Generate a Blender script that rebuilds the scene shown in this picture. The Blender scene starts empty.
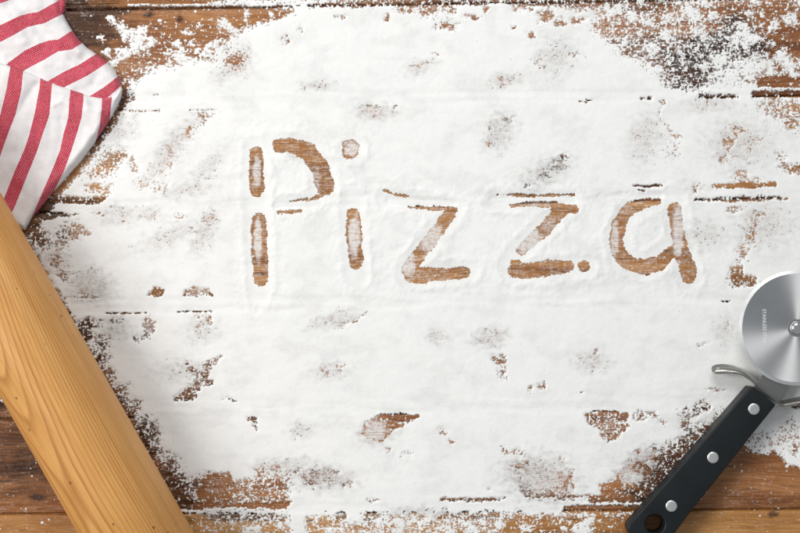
import bpy, bmesh, math
import numpy as np
from mathutils import Vector, Matrix

# ------------------------------------------------------------------ scale and camera
P = 0.0006            # metres per photograph pixel on the table surface
D = 1.0               # camera height above the table
S = bpy.context.scene
COL = S.collection

def W(px, py, z=0.0):
    k = P * (D - z) / D
    return ((px - 400.0) * k, (266.5 - py) * k, z)

cam_d = bpy.data.cameras.new("camera")
cam = bpy.data.objects.new("camera", cam_d)
COL.objects.link(cam)
cam.location = (0, 0, D)
cam_d.sensor_width = 36.0
cam_d.lens = 36.0 * D / (800 * P)
cam_d.clip_start = 0.02
cam_d.clip_end = 20.0
S.camera = cam

world = bpy.data.worlds.new("World")
S.world = world
world.use_nodes = True
bgn = world.node_tree.nodes["Background"]
bgn.inputs[0].default_value = (0.93, 0.97, 1.0, 1)
bgn.inputs[1].default_value = 0.33

def area(name, loc, sx, sy, power, color):
    l = bpy.data.lights.new(name, 'AREA')
    l.shape = 'RECTANGLE'; l.size = sx; l.size_y = sy
    l.energy = power; l.color = color
    o = bpy.data.objects.new(name, l); COL.objects.link(o)
    o.location = loc
    o.rotation_euler = (Vector((0, 0, 0)) - Vector(loc)).to_track_quat('-Z', 'Y').to_euler()
    return o
area("key_softbox", (-0.06, 1.20, 1.15), 0.8, 0.6, 11.8, (1.0, 0.985, 0.96))
area("side_softbox", (-1.32, 0.16, 1.15), 0.60, 0.8, 19.3, (1.0, 0.975, 0.94))

S.view_settings.view_transform = 'Standard'
S.view_settings.look = 'None'
S.view_settings.exposure = 0.0
S.view_settings.gamma = 1.0

# ------------------------------------------------------------------ numpy noise
def perlin(x, y, seed):
    rng = np.random.RandomState(seed)
    perm = rng.permutation(512)
    ang = rng.rand(512) * 2 * np.pi
    gx, gy = np.cos(ang), np.sin(ang)
    xi = np.floor(x).astype(np.int64); yi = np.floor(y).astype(np.int64)
    xf = x - xi; yf = y - yi
    u = xf * xf * xf * (xf * (xf * 6 - 15) + 10)
    v = yf * yf * yf * (yf * (yf * 6 - 15) + 10)
    def g(ix, iy, dx, dy):
        h = perm[(perm[ix & 511] + iy) & 511]
        return gx[h] * dx + gy[h] * dy
    a = g(xi, yi, xf, yf); b = g(xi + 1, yi, xf - 1, yf)
    c = g(xi, yi + 1, xf, yf - 1); d = g(xi + 1, yi + 1, xf - 1, yf - 1)
    return ((a + (b - a) * u) + ((c + (d - c) * u) - (a + (b - a) * u)) * v) * 1.5

def sst(a, b, x):
    t = np.clip((x - a) / (b - a), 0, 1)
    return t * t * (3 - 2 * t)

def seg_sd(X, Y, pts):
    """signed distance to a chain of (x, y, r) capsules, and the parameter along it"""
    best = np.full(X.shape, 1e9)
    if len(pts) == 1:
        x, y, r = pts[0]
        return np.hypot(X - x, Y - y) - r
    for (x0, y0, r0), (x1, y1, r1) in zip(pts[:-1], pts[1:]):
        dx, dy = x1 - x0, y1 - y0
        L = dx * dx + dy * dy + 1e-9
        t = np.clip(((X - x0) * dx + (Y - y0) * dy) / L, 0, 1)
        best = np.minimum(best, np.hypot(X - x0 - t * dx, Y - y0 - t * dy) - (r0 + (r1 - r0) * t))
    return best

def poly_sd(X, Y, pts):
    """signed distance to a polygon, positive inside"""
    d = np.full(X.shape, 1e9); ins = np.zeros(X.shape, bool)
    n = len(pts)
    for i in range(n):
        x0, y0 = pts[i]; x1, y1 = pts[(i + 1) % n]
        dx, dy = x1 - x0, y1 - y0
        t = np.clip(((X - x0) * dx + (Y - y0) * dy) / (dx * dx + dy * dy + 1e-9), 0, 1)
        d = np.minimum(d, np.hypot(X - x0 - t * dx, Y - y0 - t * dy))
        if abs(dy) > 1e-9:
            c = ((y0 > Y) != (y1 > Y)) & (X < dx * (Y - y0) / dy + x0)
            ins ^= c
    return np.where(ins, d, -d)

# ------------------------------------------------------------------ mesh helpers
def link(name, me, mats, parent=None):
    o = bpy.data.objects.new(name, me)
    COL.objects.link(o)
    for m in (mats if isinstance(mats, (list, tuple)) else [mats]):
        me.materials.append(m)
    if parent: o.parent = parent
    return o

def grid_mesh(name, X, Y, Z, keep=None, smooth=True):
    """X, Y, Z 2-D arrays of metres (row axis = y); keep = mask of quads"""
    ny, nx = X.shape
    idx = np.arange(ny * nx).reshape(ny, nx)
    q = np.stack([idx[1:, :-1], idx[1:, 1:], idx[:-1, 1:], idx[:-1, :-1]], -1)
    q = q[keep] if keep is not None else q.reshape(-1, 4)
    used = np.zeros(ny * nx, bool); used[q.ravel()] = True
    remap = np.cumsum(used) - 1
    co = np.stack([X.ravel(), Y.ravel(), Z.ravel()], -1)[used]
    q = remap[q]
    me = bpy.data.meshes.new(name)
    me.vertices.add(len(co)); me.vertices.foreach_set("co", co.astype(np.float32).ravel())
    me.loops.add(q.size); me.loops.foreach_set("vertex_index", q.astype(np.int32).ravel())
    me.polygons.add(len(q))
    me.polygons.foreach_set("loop_start", np.arange(0, q.size, 4, dtype=np.int32))
    try: me.polygons.foreach_set("loop_total", np.full(len(q), 4, np.int32))
    except Exception: pass
    me.update(calc_edges=True)
    if smooth: me.polygons.foreach_set("use_smooth", np.ones(len(q), bool))
    return me, used, q

def add_attr(me, name, arr):
    a = me.attributes.new(name, 'FLOAT', 'POINT')
    a.data.foreach_set("value", arr.astype(np.float32).ravel())

def tag(o, label=None, cat=None, group=None, kind=None):
    if label: o["label"] = label
    if cat: o["category"] = cat
    if group: o["group"] = group
    if kind: o["kind"] = kind
    return o

def empty(name, loc):
    o = bpy.data.objects.new(name, None); COL.objects.link(o); o.location = loc
    return o

def lathe(name, prof, mat, parent, origin, axis=(0, 0, 1), n=96, sharp=35):
    bm = bmesh.new(); rings = []
    for r, h in prof:
        if r < 1e-7: rings.append([bm.verts.new((0, 0, h))])
        else: rings.append([bm.verts.new((r * math.cos(2 * math.pi * i / n), r * math.sin(2 * math.pi * i / n), h)) for i in range(n)])
    for a, b in zip(rings[:-1], rings[1:]):
        for i in range(n):
            j = (i + 1) % n
            if len(a) == 1 and len(b) == 1: continue
            if len(a) == 1: bm.faces.new((a[0], b[i], b[j]))
            elif len(b) == 1: bm.faces.new((a[j], a[i], b[0]))
            else: bm.faces.new((a[j], a[i], b[i], b[j]))
    bmesh.ops.recalc_face_normals(bm, faces=bm.faces)
    for f in bm.faces: f.smooth = True
    for e in bm.edges:
        if len(e.link_faces) == 2 and e.calc_face_angle(0) > math.radians(sharp): e.smooth = False
    me = bpy.data.meshes.new(name); bm.to_mesh(me); bm.free()
    o = link(name, me, mat, parent)
    o.location = origin
    if tuple(axis) != (0, 0, 1): o.rotation_euler = Vector(axis).to_track_quat('Z', 'Y').to_euler()
    return o

def slab(name, loops, z0, z1, mat, parent, off, bevel=0.0, res=3):
    """closed outlines (first outer, others holes; world xy) extruded from z0 to z1 with rounded edges"""
    cu = bpy.data.curves.new(name, 'CURVE'); cu.dimensions = '2D'; cu.fill_mode = 'BOTH'
    cu.extrude = (z1 - z0) / 2 - bevel; cu.bevel_depth = bevel; cu.bevel_resolution = res
    cu.offset = -bevel
    for lp in loops:
        sp = cu.splines.new('POLY'); sp.points.add(len(lp) - 1)
        for p, c in zip(sp.points, lp): p.co = (c[0] - off[0], c[1] - off[1], 0, 1)
        sp.use_cyclic_u = True
    t = bpy.data.objects.new("tmp", cu); COL.objects.link(t)
    dg = bpy.context.evaluated_depsgraph_get()
    me = bpy.data.meshes.new_from_object(t.evaluated_get(dg)); me.name = name
    bpy.data.objects.remove(t)
    me.transform(Matrix.Translation((0, 0, (z0 + z1) / 2 - off[2])))
    me.materials.clear()
    bm = bmesh.new(); bm.from_mesh(me)
    bmesh.ops.remove_doubles(bm, verts=bm.verts, dist=1e-6)
    bmesh.ops.recalc_face_normals(bm, faces=bm.faces)
    for f in bm.faces: f.smooth = True
    for e in bm.edges:
        if len(e.link_faces) == 2 and e.calc_face_angle(0) > math.radians(32): e.smooth = False
    bm.to_mesh(me); bm.free()
    return link(name, me, mat, parent)

def circle(cx, cy, r, n=48, cw=False):
    return [(cx + r * math.cos(2 * math.pi * i / n * (-1 if cw else 1)), cy + r * math.sin(2 * math.pi * i / n * (-1 if cw else 1))) for i in range(n)]

# ------------------------------------------------------------------ material helpers
class NT:
    def __init__(self, name):
        self.m = bpy.data.materials.new(name); self.m.use_nodes = True
        self.t = self.m.node_tree; self.n = self.t.nodes; self.l = self.t.links
        self.b = self.n["Principled BSDF"]
    def put(self, sock, v):
        if hasattr(v, 'is_linked') or isinstance(v, bpy.types.NodeSocket): self.l.new(v, sock)
        else: sock.default_value = v
    def attr(self, name):
        a = self.n.new('ShaderNodeAttribute'); a.attribute_name = name; return a.outputs['Fac']
    def coord(self, which='Object'):
        return self.n.new('ShaderNodeTexCoord').outputs[which]
    def math(self, op, a, b=0.0, c=None, clamp=False):
        m = self.n.new('ShaderNodeMath'); m.operation = op; m.use_clamp = clamp
        self.put(m.inputs[0], a); self.put(m.inputs[1], b)
        if c is not None: self.put(m.inputs[2], c)
        return m.outputs[0]
    def sep(self, v):
        s = self.n.new('ShaderNodeSeparateXYZ'); self.l.new(v, s.inputs[0]); return s.outputs
    def comb(self, x, y, z):
        s = self.n.new('ShaderNodeCombineXYZ')
        self.put(s.inputs[0], x); self.put(s.inputs[1], y); self.put(s.inputs[2], z); return s.outputs[0]
    def noise(self, vec, scale, detail=4, rough=0.55, dist=0.0):
        s = self.n.new('ShaderNodeTexNoise'); self.l.new(vec, s.inputs['Vector'])
        s.inputs['Scale'].default_value = scale; s.inputs['Detail'].default_value = detail
        s.inputs['Roughness'].default_value = rough; s.inputs['Distortion'].default_value = dist
        return s.outputs['Fac']
    def ramp(self, fac, stops):
        r = self.n.new('ShaderNodeValToRGB'); self.l.new(fac, r.inputs[0])
        el = r.color_ramp.elements
        while len(el) < len(stops): el.new(0.5)
        for e, (p, c) in zip(el, stops): e.position = p; e.color = (*c, 1) if len(c) == 3 else c
        return r.outputs[0]
    def rng(self, v, a, b, c=0.0, d=1.0):
        r = self.n.new('ShaderNodeMapRange'); r.clamp = True
        self.put(r.inputs[0], v)
        for i, q in enumerate((a, b, c, d)): r.inputs[i + 1].default_value = q
        return r.outputs[0]
    def mix(self, f, a, b, mode='MIX'):
        m = self.n.new('ShaderNodeMix'); m.data_type = 'RGBA'; m.blend_type = mode
        self.put(m.inputs[0], f)
        self.put(m.inputs[6], (*a, 1) if isinstance(a, tuple) else a)
        self.put(m.inputs[7], (*b, 1) if isinstance(b, tuple) else b)
        return m.outputs[2]
    def bump(self, h, dist, strength=1.0):
        b = self.n.new('ShaderNodeBump'); self.l.new(h, b.inputs['Height'])
        b.inputs['Distance'].default_value = dist; b.inputs['Strength'].default_value = strength
        self.l.new(b.outputs[0], self.b.inputs['Normal']); return b.outputs[0]
    def set(self, **k):
        for a, v in k.items():
            self.put(self.b.inputs[a.replace('_', ' ')], (*v, 1) if isinstance(v, tuple) and len(v) == 3 else v)

# ================================================================== THE TABLE
# seam i: (upper edge y at x=0, slope, lower edge y at x=0, slope) in photograph pixels
SEAMS = [(-96, -.018, -84, -.018), (4.5, -.0165, 12.3, -.0165), (96.5, -.013, 113.5, -.021), (203.0, -.019, 214.5, -.020),
         (299.5, -.018, 315.5, -.017), (403.0, -.015, 420.5, -.015), (504.5, -.007, 515.5, -.006), (612, -.01, 622, -.01)]

def seam_info(X, Y):
    """depth of the recessed ledges and gaps (m), ledge mask, board number"""
    Z = np.zeros(X.shape); ledge = np.zeros(X.shape); board = np.zeros(X.shape)
    for i, (u, su, l, sl) in enumerate(SEAMS):
        yu = u + su * X + 0.5 * perlin(X / 60, X * 0 + i, 5 + i); yl = l + sl * X + 0.4 * perlin(X / 50, X * 0 + i, 25 + i)
        a = sst(yu - 0.8, yu + 1.2, Y) * (1 - sst(yl - 0.6, yl + 0.8, Y))
        gap = sst(yl - 2.6, yl - 1.8, Y) * (1 - sst(yl - 0.9, yl - 0.1, Y))
        rnd = np.exp(-((Y - yu) / 2.2) ** 2) * (Y < yu) + np.exp(-((Y - yl) / 2.5) ** 2) * (Y > yl)
        Z += -a * 0.0010 - gap * 0.0030 - rnd * 0.0004
        ledge = np.maximum(ledge, a)
        board = np.where(Y > yl - 1.5, i + 1, board)
    return Z, ledge, board

def seam_soft(X, Y):
    g = np.zeros(X.shape)
    for u, su, l, sl in SEAMS:
        yu = u + su * X; yl = l + sl * X
        g += np.exp(-((Y - (yu + yl) / 2) / ((yl - yu) * .62)) ** 4)
    return g

def axis_vals(a, b, step, m, mstep):
    core = np.arange(a, b + 1e-6, step)
    lo = np.arange(a - m, a - 1e-6, mstep); hi = np.arange(core[-1] + mstep, b + m, mstep)
    return np.concatenate([lo, core, hi])

tx = axis_vals(-20, 820, 1.1, 420, 12)
ty = axis_vals(-16, 550, 0.75, 300, 3)
TX, TY = np.meshgrid(tx, ty)
TZ, TL, TB = seam_info(TX, TY)

# stains and knots, plus painted shade beside towel and cutter handle (x, y, rx, ry, angle, amount)
STAINS_SHADE = [(86, 24, 38, 28, 20, .80), (62, 60, 30, 60, 0, .45), (702, 66, 38, 26, -25, 1.3), (690, 80, 20, 10, 0, .6), (738, 36, 18, 26, -35, .85), (760, 50, 14, 12, 0, .5),
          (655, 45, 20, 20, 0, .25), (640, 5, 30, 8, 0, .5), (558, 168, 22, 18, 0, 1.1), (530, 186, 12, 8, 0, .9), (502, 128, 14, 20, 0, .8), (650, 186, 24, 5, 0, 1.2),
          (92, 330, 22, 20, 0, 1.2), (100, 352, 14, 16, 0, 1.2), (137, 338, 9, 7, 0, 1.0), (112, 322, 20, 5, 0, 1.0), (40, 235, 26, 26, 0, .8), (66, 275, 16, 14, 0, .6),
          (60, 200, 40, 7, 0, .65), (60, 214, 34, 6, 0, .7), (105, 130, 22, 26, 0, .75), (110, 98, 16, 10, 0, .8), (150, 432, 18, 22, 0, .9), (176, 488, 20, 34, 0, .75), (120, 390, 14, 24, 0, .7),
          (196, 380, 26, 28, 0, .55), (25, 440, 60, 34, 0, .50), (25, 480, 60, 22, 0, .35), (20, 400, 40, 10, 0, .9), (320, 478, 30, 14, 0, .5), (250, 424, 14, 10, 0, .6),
          (245, 517, 46, 5, 0, .85), (345, 515, 12, 5, 0, .7), (372, 516, 16, 6, 0, .6), (685, 450, 60, 26, -46, .75), (665, 488, 34, 18, -20, .6), (700, 505, 120, 4, 0, .35), (530, 470, 30, 10, 0, .45), (526, 488, 5, 9, 0, .6),  # includes shade left of the cutter handle, painted into the wood
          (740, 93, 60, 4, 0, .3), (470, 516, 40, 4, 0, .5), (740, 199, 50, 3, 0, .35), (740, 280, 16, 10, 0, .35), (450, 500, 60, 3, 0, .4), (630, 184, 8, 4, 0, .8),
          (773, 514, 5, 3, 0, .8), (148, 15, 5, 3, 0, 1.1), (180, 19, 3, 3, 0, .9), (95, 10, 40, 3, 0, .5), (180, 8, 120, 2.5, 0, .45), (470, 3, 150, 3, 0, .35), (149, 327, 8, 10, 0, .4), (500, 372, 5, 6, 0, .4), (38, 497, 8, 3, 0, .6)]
stain_shade = np.zeros(TX.shape)
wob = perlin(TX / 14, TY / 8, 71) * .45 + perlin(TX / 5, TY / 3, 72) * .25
for x, y, rx, ry, a, v in STAINS_SHADE:
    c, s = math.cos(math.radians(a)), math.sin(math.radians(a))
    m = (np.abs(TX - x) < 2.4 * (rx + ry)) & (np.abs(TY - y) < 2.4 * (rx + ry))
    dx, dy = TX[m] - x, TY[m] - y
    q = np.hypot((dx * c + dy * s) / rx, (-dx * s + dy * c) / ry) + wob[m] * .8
    stain_shade[m] += 1.25 * v * (1 - sst(.45, 1.6, q))
stain_shade = np.clip(stain_shade, 0, 1.25)
warp = np.zeros(TX.shape)
for x, y, r, a in [(20, 430, 34, 22), (60, 470, 26, -14), (773, 514, 9, 6), (148, 15, 9, 5), (180, 19, 7, -4), (300, 300, 60, 16), (560, 480, 40, 10), (790, 60, 30, -8), (330, 40, 40, 12), (640, 230, 60, 14), (720, 470, 40, -10)]:
    warp += a * np.exp(-(((TX - x) / (r * 1.8)) ** 2 + ((TY - y) / r) ** 2))

# ================================================================== THE FLOUR (fields)
FS = 0.6
fx = np.arange(-60, 880, FS); fy = np.arange(-56, 590, FS)
FX, FY = np.meshgrid(fx, fy)
def fbm_grain(X, Y, s):
    return (perlin(X / 8.0, Y / 7.0, s) * .45 + perlin(X / 4.2, Y / 3.6, s + 1) * .65 + perlin(X / 2.3, Y / 2.1, s + 2) * .85 + perlin(X / 1.45, Y / 1.35, s + 3) * .7)
GN = fbm_grain(FX, FY, 100); GN /= GN.std(); GN = np.clip(GN, -2.5, 3)
WX = FX + 4 * perlin(FX / 11, FY / 11, 61) + 2.2 * perlin(FX / 4, FY / 4, 62)
WY = FY + 3 * perlin(FX / 11, FY / 9, 63) + 1.8 * perlin(FX / 4, FY / 3.5, 64)

C = np.full(FX.shape, 2.0)        # cover field: > 0 flour, < 0 bare

def ell(x, y, rx, ry, val, ang=0.0, lo=.30, hi=1.65, warpit=True):
    m0 = (rx + ry) * 1.6 + 8
    j0, j1 = np.searchsorted(fx, [x - m0, x + m0]); i0, i1 = np.searchsorted(fy, [y - m0, y + m0])
    s = (slice(i0, i1), slice(j0, j1))
    X, Y = (WX[s], WY[s]) if warpit else (FX[s], FY[s])
    c, sn = math.cos(math.radians(ang)), math.sin(math.radians(ang))
    dx, dy = X - x, Y - y
    q = np.hypot((dx * c + dy * sn) / rx, (-dx * sn + dy * c) / ry)
    w = 1 - sst(lo, hi, q)
    C[s] = C[s] + (np.minimum(C[s], val) - C[s]) * w if val < 1 else C[s] + (np.maximum(C[s], val) - C[s]) * w

def poly(pts, val, soft=5.0, wamp=1.0):
    X = FX + (WX - FX) * wamp; Y = FY + (WY - FY) * wamp
    xs = [p[0] for p in pts]; ys = [p[1] for p in pts]
    j0, j1 = np.searchsorted(fx, [min(xs) - 2 * soft - 8, max(xs) + 2 * soft + 8]); i0, i1 = np.searchsorted(fy, [min(ys) - 2 * soft - 8, max(ys) + 2 * soft + 8])
    s = (slice(i0, i1), slice(j0, j1))
    w = sst(-soft * 1.5, soft * 1.3, poly_sd(X[s], Y[s], pts))
    C[s] = C[s] + (np.minimum(C[s], val) - C[s]) * w

def line(pts, val, soft=2.0, wamp=.6):
    xs = [p[0] for p in pts]; ys = [p[1] for p in pts]; R = max(p[2] for p in pts) + soft + 10
    j0, j1 = np.searchsorted(fx, [min(xs) - R, max(xs) + R]); i0, i1 = np.searchsorted(fy, [min(ys) - R, max(ys) + R])
    s = (slice(i0, i1), slice(j0, j1))
    X = FX[s] + (WX[s] - FX[s]) * wamp; Y = FY[s] + (WY[s] - FY[s]) * wamp
    w = 1 - sst(-soft, soft * 1.5, seg_sd(X, Y, pts))
    C[s] = C[s] + (np.minimum(C[s], val) - C[s]) * w

# --- bare and thinly dusted regions, from the photograph
# top left
poly([(40, -60), (300, -60), (300, 2), (290, 10), (275, 17), (256, 24), (236, 38), (238, 52), (226, 62), (208, 60), (186, 60), (168, 66), (150, 70), (134, 80), (122, 96), (100, 90), (40, 20)], -0.75, 7)
ell(100, 20, 40, 30, -1.8); ell(85, 45, 26, 20, -1.8); ell(215, 14, 60, 7, -1.5); ell(160, 12, 60, 9, -1.6); ell(170, 30, 24, 8, -1.0); ell(205, 40, 18, 12, -.9); ell(165, 57, 22, 8, -.25); ell(128, 66, 14, 10, -.35)
ell(130, 4, 80, 3, -2, warpit=False)
ell(287, 40, 5, 5, -.1); ell(236, 60, 10, 14, -.3); ell(258, 18, 20, 6, -.7); ell(280, 14, 14, 4, -.5)
ell(121, 84, 10, 14, -.5); ell(130, 98, 8, 4, -.1)
# top edge
poly([(300, -60), (660, -60), (660, -3), (300, 1)], -.2, 3)
line([(310, 6, 1.5), (350, 4.5, 3), (390, 3, 3), (440, 3, 4), (500, 2, 2), (560, 3, 3), (620, 3, 4)], -.5, 2)
for e in [(386, 18, 5, 4), (405, 8, 12, 5), (430, 12, 14, 6), (447, 26, 13, 6), (452, 11, 6, 5), (473, 17, 9, 3), (487, 8, 5, 3), (512, 28, 5, 3), (522, 7, 12, 6), (546, 15, 9, 7), (541, 21, 5, 3), (560, 22, 6, 5), (578, 20, 8, 4), (598, 27, 5, 7), (342, 17, 3, 4), (531, 35, 4, 4), (575, 5, 20, 6)]:
    ell(*e, -.25)
# top right
poly([(596, -60), (870, -60), (870, 84), (760, 84), (742, 82), (712, 84), (696, 88), (672, 84), (661, 74), (640, 60), (618, 48), (600, 36), (592, 12)], .16, 7)
for x, y, rx, ry, v in [(622, 28, 26, 14, -.15), (650, 8, 30, 9, -.45), (635, 52, 16, 9, -.15), (690, 78, 22, 12, -.45), (705, 50, 24, 20, -.25), (725, 28, 22, 16, -.25), (655, 30, 20, 20, -.15), (665, 62, 14, 14, -.15),
                        (785, 30, 24, 26, -1.0), (760, 8, 26, 12, -.8), (785, 46, 24, 9, -1.1), (750, 40, 12, 16, -.35), (768, 52, 14, 10, -.3), (720, 8, 20, 10, -.55), (690, 32, 14, 10, -.3), (782, 82, 26, 5, -1.1), (772, 70, 14, 6, -.2), (735, 81, 14, 2.5, -.4)]:
    ell(x, y, rx, ry, v + .0)
poly([(758, 77.5), (860, 77), (860, 86), (758, 87)], -1.5, 1.2, .3)
poly([(752, 91), (860, 89), (860, 97), (752, 98)], -1.1, 1.5, .4)
line([(700, 96, 2), (722, 96.5, 2.5), (738, 96, 2)], -.3, 1.5, .3); line([(642, 98, 1.5), (652, 98, 2)], .1, 2)
# right side
for e in [(788, 108, 24, 12, -.05), (794, 122, 14, 12, -.05), (770, 106, 12, 8, .2), (737, 130, 9, 7, -.2), (728, 143, 6, 9, 0), (724, 156, 6, 9, .2), (754, 140, 9, 6, .2), (793, 169, 14, 5, -.3), (781, 157, 6, 6, .15), (740, 176, 8, 8, .05),
          (735, 210, 10, 4, .1), (755, 222, 5, 8, 0), (762, 214, 6, 3, .1), (750, 236, 7, 8, 0), (743, 252, 7, 9, -.1), (737, 270, 7, 8, -.25), (740, 281, 12, 7, -.7), (752, 280, 7, 4, -.5), (697, 188, 6, 6, .35), (727, 302, 6, 1.5, -.1), (676, 137, 5, 3, .2), (686, 84, 8, 3, .2), (663, 102, 3, 4, .1),
          (750, 180, 16, 3, .2), (704, 345, 5, 4, .5), (672, 150, 12, 12, .8)]:
    ell(*e[:4], e[4])
line([(714, 186.5, 1.5), (740, 185.5, 2.6), (775, 184.5, 2)], -1.3, 1.2, .4)
line([(696, 199.5, 1.0), (712, 200, 1.5), (730, 199.5, 2.6), (765, 198.5, 2.4), (787, 198.5, 1.2)], -.5, 1.2, .4)
line([(661, 105, 1), (660, 118, 1), (667, 128, 1), (676, 138, 1.5)], .3, 2)
line([(634, 185.6, .9), (645, 186, 1.2), (661, 185.5, 1.6)], -1.4, .8, .3); line([(638, 190, .7), (645, 191, .9)], -1.0, .8, .2)
# left side, under the towel and beside the rolling pin
line([(124, 92, 3), (119, 108, 4), (110, 124, 4), (100, 138, 4), (86, 160, 3), (66, 182, 5), (48, 200, 8), (34, 215, 10), (28, 226, 9)], -1.2, 4)
for e in [(120, 155, 8, 7, -.25), (107, 163, 13, 13, -.3), (94, 174, 9, 7, -.2), (98, 190, 14, 7, -.35), (74, 225, 9, 7, 0), (66, 236, 11, 8, -.15), (82, 232, 9, 6, -.05), (60, 246, 8, 5, 0), (133, 165, 4, 9, .25), (75, 214, 6, 2, -.4), (100, 214, 9, 2, -.3),
          (65, 276, 8, 9, -.15), (56, 262, 7, 10, -.1), (40, 240, 12, 14, -.5), (90, 276, 12, 9, .45), (86, 293, 8, 5, .4), (88, 324, 11, 6, -.8), (86, 335, 9, 7, -.5), (101, 345, 10, 9, 0), (102, 358, 9, 5, -.2), (112, 321, 12, 4, .15), (102, 338, 13, 3, .15),
          (108, 374, 8, 9, -.1), (122, 391, 9, 11, -.15), (146, 430, 14, 14, -.4), (154, 446, 9, 10, -.2), (166, 470, 15, 18, -.4), (176, 492, 16, 20, -.8), (188, 515, 22, 22, -.9), (133, 408, 8, 10, -.1), (130, 165, 3, 3, .2)]:
    ell(*e[:4], e[4])
line([(22, 236, 3), (80, 337, 3), (120, 407, 4), (150, 458, 6), (194, 533, 8)], -1.0, 3.5)
line([(52, 199, 2), (70, 200, 3.5), (90, 201, 3.5), (103, 199, 2.5)], -.9, 1.5, .4); line([(40, 215, 4), (52, 215.5, 3), (66, 215, 2)], -.9, 1.5, .4)
line([(58, 298, .6), (100, 297.5, .7)], .2, 1.0, .3); line([(106, 313.5, .8), (128, 313.3, .9), (146, 313, .7)], -.4, .8, .2); line([(178, 312, .7), (213, 311.5, .9)], -.4, .8, .2)
poly([(147, 296), (155, 286), (165, 290), (162, 296)], -.9, 1.5, .4); poly([(183, 296), (185, 290), (196, 287), (209, 288), (213, 296)], -.7, 1.5, .4)
ell(208, 320, 4.5, 6, -.4); ell(201, 316, 6, 3, .1); ell(149, 327, 7, 10, -.6); ell(147, 336, 6, 4, -.2); ell(138, 338, 6, 5, .15); ell(200, 330, 6, 8, .5)
line([(220, 357, 2), (205, 368, 4), (203, 382, 4.5), (176, 399, 3)], -.35, 2.5); line([(186, 364, 3), (196, 372, 3), (210, 383, 4)], -.3, 2.5); line([(176, 399, 2), (194, 397, 4)], -.3, 1.5); ell(229, 399, 6, 2, -.2)
# streaks, upper left
line([(212, 112, 4), (190, 132, 5), (165, 165, 6), (148, 180, 5)], .55, 5); line([(191, 129, 1.5), (175, 144, 2), (168, 152, 1)], -.4, 1.4); ell(202, 116, 5, 4, .1); ell(163, 189, 10, 7, .4); ell(172, 150, 5, 5, .15); ell(142, 185, 8, 6, .4)
ell(152, 215, 6, 3, .1); ell(178, 216, 6, 3, .15); ell(211, 219, 7, 7, .1); ell(202, 240, 7, 10, .4); ell(132, 111, 5, 1, 0); line([(131, 111.5, .7), (160, 110.5, .9)], -.3, .9, .2); line([(190, 110.5, .5), (217, 110, .6)], .0, .9, .2); ell(135, 165, 4, 8, .15); ell(158, 94, 3, 2, -.1)
# scattered in the middle
for e in [(372, 111, 12, 6, .15), (397, 107, 4, 1.5, -.3), (317, 86, 8, 5, .6), (300, 28, 4, 4, .7), (507, 120, 8, 6, .15), (498, 130, 9, 9, .3), (491, 143, 7, 7, .5), (420, 65, 9, 6, .6), (505, 81, 8, 4, .5), (586, 101, 5, 1.2, -.7), (575, 55, 12, 3, .6),
          (540, 60, 9, 8, .5), (436, 55, 3, 2, .3), (559, 165, 11, 7, -.1), (565, 158, 6, 4, 0), (545, 174, 8, 5, .1), (527, 187, 5, 4, .1), (333, 319, 4, 2, 0), (326, 324, 6, 4, .4), (343, 324, 5, 4, .3), (326, 370, 7, 6, .6), (341, 369, 3, 8, .5), (300, 152, 14, 10, .75),
          (488, 336, 12, 7, .5), (438, 335, 6, 4, .5), (499, 360, 8, 5, -.05), (501, 368, 6, 7, -.15), (504, 378, 5, 3, .1), (531, 389, 5, 3, -.2), (541, 386, 3, 3, .1), (593, 368, 6, 4, -.05), (585, 361, 8, 6, .5), (585, 391, 3, 1.5, 0), (598, 352, 4, 4, .4),
          (443, 431, 6, 4, -.1), (451, 442, 5, 2, -.1), (407, 455, 6, 4, .5), (365, 427, 4, 5, -.2), (296, 470, 5, 4, 0), (320, 476, 18, 7, -.1), (312, 480, 7, 9, -.25), (334, 471, 9, 4, 0), (347, 482, 7, 6, .05), (270, 472, 16, 9, .2),
          (389, 450, 4, 3, .7), (294, 434, 5, 5, .6), (505, 451, 3, 5, -.2), (516, 452, 9, 4, .25), (373, 501, 5, 2, .1), (488, 489, 4, 3, .4), (278, 478, 20, 8, .2), (563, 461, 5, 5, 0)]:
    ell(*e[:4], e[4])
line([(338, 325, .8), (352, 321, 1.2), (366, 314, 1)], -.05, 1.5); line([(247, 419, 1.5), (253, 420, 2), (259, 430, 1.5)], -.5, 1.2)
poly([(377, 416), (388, 414.5), (418, 416.5), (410, 422), (398, 428), (384, 441), (374, 442), (362, 434), (366, 424)], -.45, 2, .5)
line([(380, 416, 1.5), (400, 417, 3), (418, 416.5, 1.5)], -1.2, 1.5, .4)
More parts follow.
